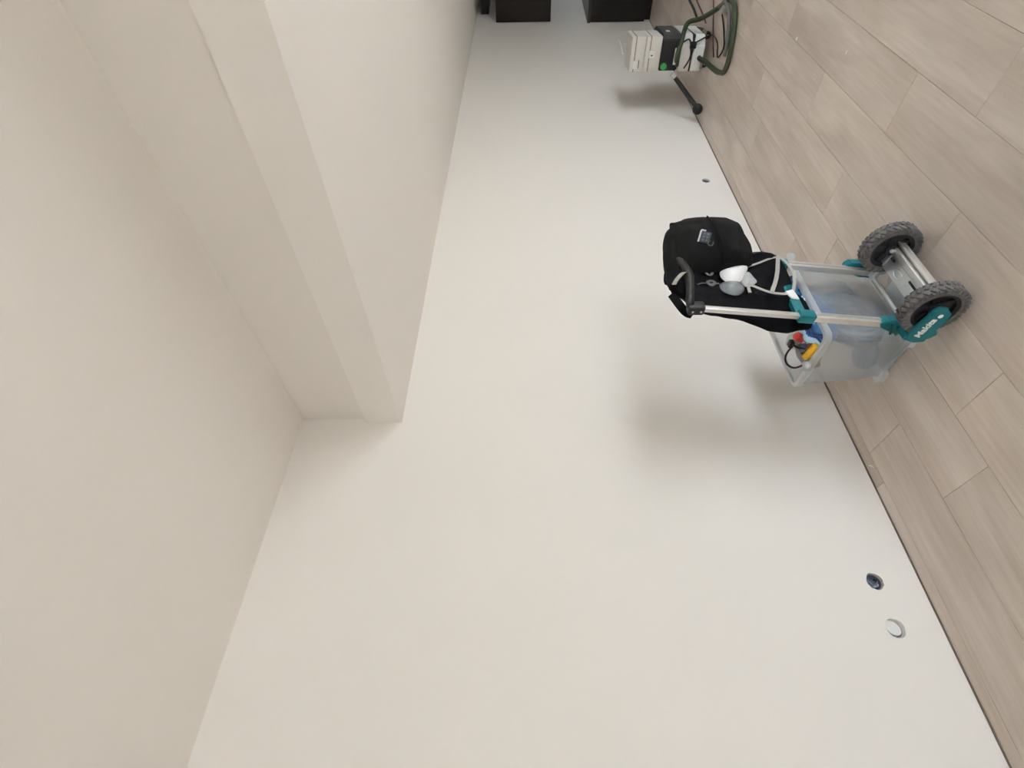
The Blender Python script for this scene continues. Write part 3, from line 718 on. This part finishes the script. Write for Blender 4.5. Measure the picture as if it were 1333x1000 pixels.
hd_ = MB().prism([(.0, .012), (.22, .008), (.262, .05), (.262, .40), (.0, .40)], VM @ Matrix.Translation((0, 0, .255)), .155, bev=.008).build('motor_head', M_black, vac)
MB().lathe([(.001, 0), (.026, 0), (.026, .012), (.020, .018), (.001, .018)], VM @ Matrix.Translation((.034, .010, .372)) @ Matrix.Rotation(pi/2, 4, 'X'), 24).build('control_knob', M_green, hd_)
vbox((.105, .008, .285), (.12, .014, .022), 'control_strip', M_sysw, hd_, .004)
vbox((.10, .0, .262), (.14, .03, .03), 'hose_port', M_hose, hd_, .01)
vbox((.258, .14, .35), (.014, .05, .03), 'power_socket', M_sysw, hd_, .003)
lt = vbox((.185, -.004, .157), (.05, .016, .05), 'latch', M_black, vac, .004)
vbox((.09, -.002, .118), (.10, .008, .006), 'ridge', M_sys, vac, .002)
for cx_, cy_, r in ((.045, .03, .028), (.235, .10, .028)):
    t = MB().lathe([(.001, -.014), (r*.8, -.014), (r, -.008), (r, .008), (r*.8, .014), (.001, .014)], VM @ Matrix.Translation((cx_, cy_, r)) @ Matrix.Rotation(pi/2, 4, 'X'), 24).build('caster', M_black, vac)
    vbox((cx_, cy_, .058), (.07, .06, .022), 'caster_fork', M_gtool, t, .004)
    vbox((cx_+.0, cy_-.018, r), (.012, .008, .012), 'caster_cap', M_sysw, t, .002)
for cx_ in (.03, .23):
    MB().lathe([(.03, -.015), (.07, -.02), (.075, -.015), (.075, .015), (.07, .02), (.03, .015), (.03, -.015)], VM @ Matrix.Translation((cx_, .33, .075)) @ Matrix.Rotation(pi/2, 4, 'Y'), 30).build('rear_wheel', M_black, vac)
# hose: from the head over the side to the floor, three turns and back to the container
hp = [L(.075, -.012, .275), L(.13, -.045, .285), L(.21, -.015, .262), L(.275, .06, .235), (.665, 4.98, .19), (.70, 4.93, .12), (.76, 4.86, .06), (.83, 4.76, .03), (.90, 4.64, .028), (.905, 4.50, .022), (.84, 4.40, .02), (.72, 4.33, .02), (.60, 4.30, .02), (.52, 4.33, .02), (.49, 4.40, .02), (.47, 4.50, .03), L(.085, -.10, .06), L(.09, -.02, .085), L(.10, .05, .085)]
hs = MB().tube(hp, .0185, 10, smooth=9).build('suction_hose', M_hose, vac)
MB().tube([(.83, 4.73, .05), (.885, 4.62, .055), (.87, 4.50, .052), (.80, 4.42, .05), (.70, 4.37, .045), (.62, 4.37, .035), (.70, 4.42, .02), (.80, 4.50, .02), (.83, 4.60, .02)], .012, 8, smooth=8).build('hose_turn', M_webd, hs)
MB().tube([(.80, 4.74, .02), (.85, 4.66, .03), (.92, 4.62, .035), (.95, 4.60, .05)], .021, 10, smooth=6).build('hose_cuff', M_gtool_l, hs)
b = MB()
b.tube([L(.17, .02, .16), L(.21, -.01, .13), (.60, 4.88, .006), (.60, 4.70, .006), (.53, 4.60, .006), (.62, 4.52, .006), (.68, 4.58, .006), (.74, 4.68, .006), (.80, 4.82, .006)], .0055, 7, smooth=8)
b.build('power_cord', M_wire, vac)
b = MB().tube([L(.20, .02, .24), L(.225, .0, .20), L(.19, -.012, .18), L(.10, -.008, .165), L(.02, -.004, .2)], .006, 7, smooth=8); b.build('hook_strap', M_wire, vac)
# tool cases
def case(z0, z1, label, hint):
    c = thing('tool_case', label, 'tool case', L(.13, .19, z0), VA, 'tool cases on the vacuum cleaner')
    MB().box((.124, .140, (z0+z1)/2), (.250, .28, z1-z0), VM, .008, 3).build('shell', M_sys, c)
    vbox((.124, .140, z1-.035), (.254, .284, .006), 'lid_seam', M_webd, c, .001, 1)
    fp = vbox((.13, -.003, (z0+z1)/2-.02), (.20, .008, (z1-z0)*.5), 'front_panel', M_sys, c, .003)
    if hint:
        l_ = vbox((.125, -.009, (z0+z1)/2+.008), (.055, .010, .05), 'latch', M_sysw, c, .005)
        MB().box((.118, -.014, (z0+z1)/2+.012), (.008, .004, .016), VM).build('latch_slot', M_black, l_)
    else:
        vbox((.05, -.008, z0+.07), (.06, .006, .038), 'label_plate', M_sysw, c, .002)
        vbox((.055, -.010, z0+.045), (.06, .006, .005), 'label_line', M_black, c, .001, 1)
    return c
case(.412, .540, 'lower light grey tool case with latch on the vacuum cleaner', 1)
case(.542, .660, 'upper light grey tool case topping the vacuum cleaner', 0)
# black tube leaning from the vacuum cleaner to the floor by the wall
wd = thing('suction_tube', 'black tube leaning from the vacuum cleaner down to the floor', 'tube', (.12, 4.66, 0))
p0, p1 = Vector((.335, 4.765, .275)), Vector((.118, 4.665, .045))
MB().tube([p0, p0.lerp(p1, .25), p0.lerp(p1, .9), p1], lambda t: .017+.004*t, 14).build('pipe', M_black, wd)
d = (p1-p0).normalized()
MB().tube([p0-d*.03, p0+d*.01], .024, 14).build('collar', M_gtool_l, wd)
blob(wd, 'rubber_foot', (.112, 4.662, .042), (.088, .088, .084), 1, M_black, amp=.001)
# cables running off across the floor
cb = MB().tube([(.575, 5.40, .01), (.60, 5.6, .008), (.62, 5.85, .008), (.70, 6.4, .008), (.95, 7.2, .008), (1.5, 7.9, .008)], .010, 8, smooth=8).build('extension_cable', M_wire)
tag(cb, 'dark green black cable on the floor nearest the kitchen', 'cable')
cb = MB().tube([(.62, 5.12, .007), (.65, 5.35, .007), (.68, 5.60, .007), (.80, 6.2, .007), (1.2, 7.0, .007), (1.8, 7.4, .007)], .006, 8, smooth=8).build('power_cable', M_dred)
tag(cb, 'thin dark red cable on the floor beside the green black one', 'cable')

cb = MB().tube([(.50, 4.70, .006), (.60, 4.84, .006), (.80, 5.07, .006), (1.15, 5.5, .006), (1.6, 6.3, .006)], .006, 8, smooth=8).build('power_lead', mat('brown_cord', (.10, .04, .03), .6))
tag(cb, 'brown cable on the floor nearest the hose coil', 'cable')

# crumbs left on the floor
def chip(pts, r, label):
    tag(MB().tube(pts, r, 6, smooth=4).build('paint_chip', M_print), label, 'paint chip')
chip([(.030, 1.175, .004), (.044, 1.168, .007), (.052, 1.152, .004)], .0025, 'curled white paint chip on the floor below the wall')
chip([(1.135, 2.795, .003), (1.150, 2.792, .004)], .004, 'white speck on the open floor right of the trolley')
chip([(1.02, 3.36, .003), (1.035, 3.36, .004)], .004, 'white speck on the floor further back')
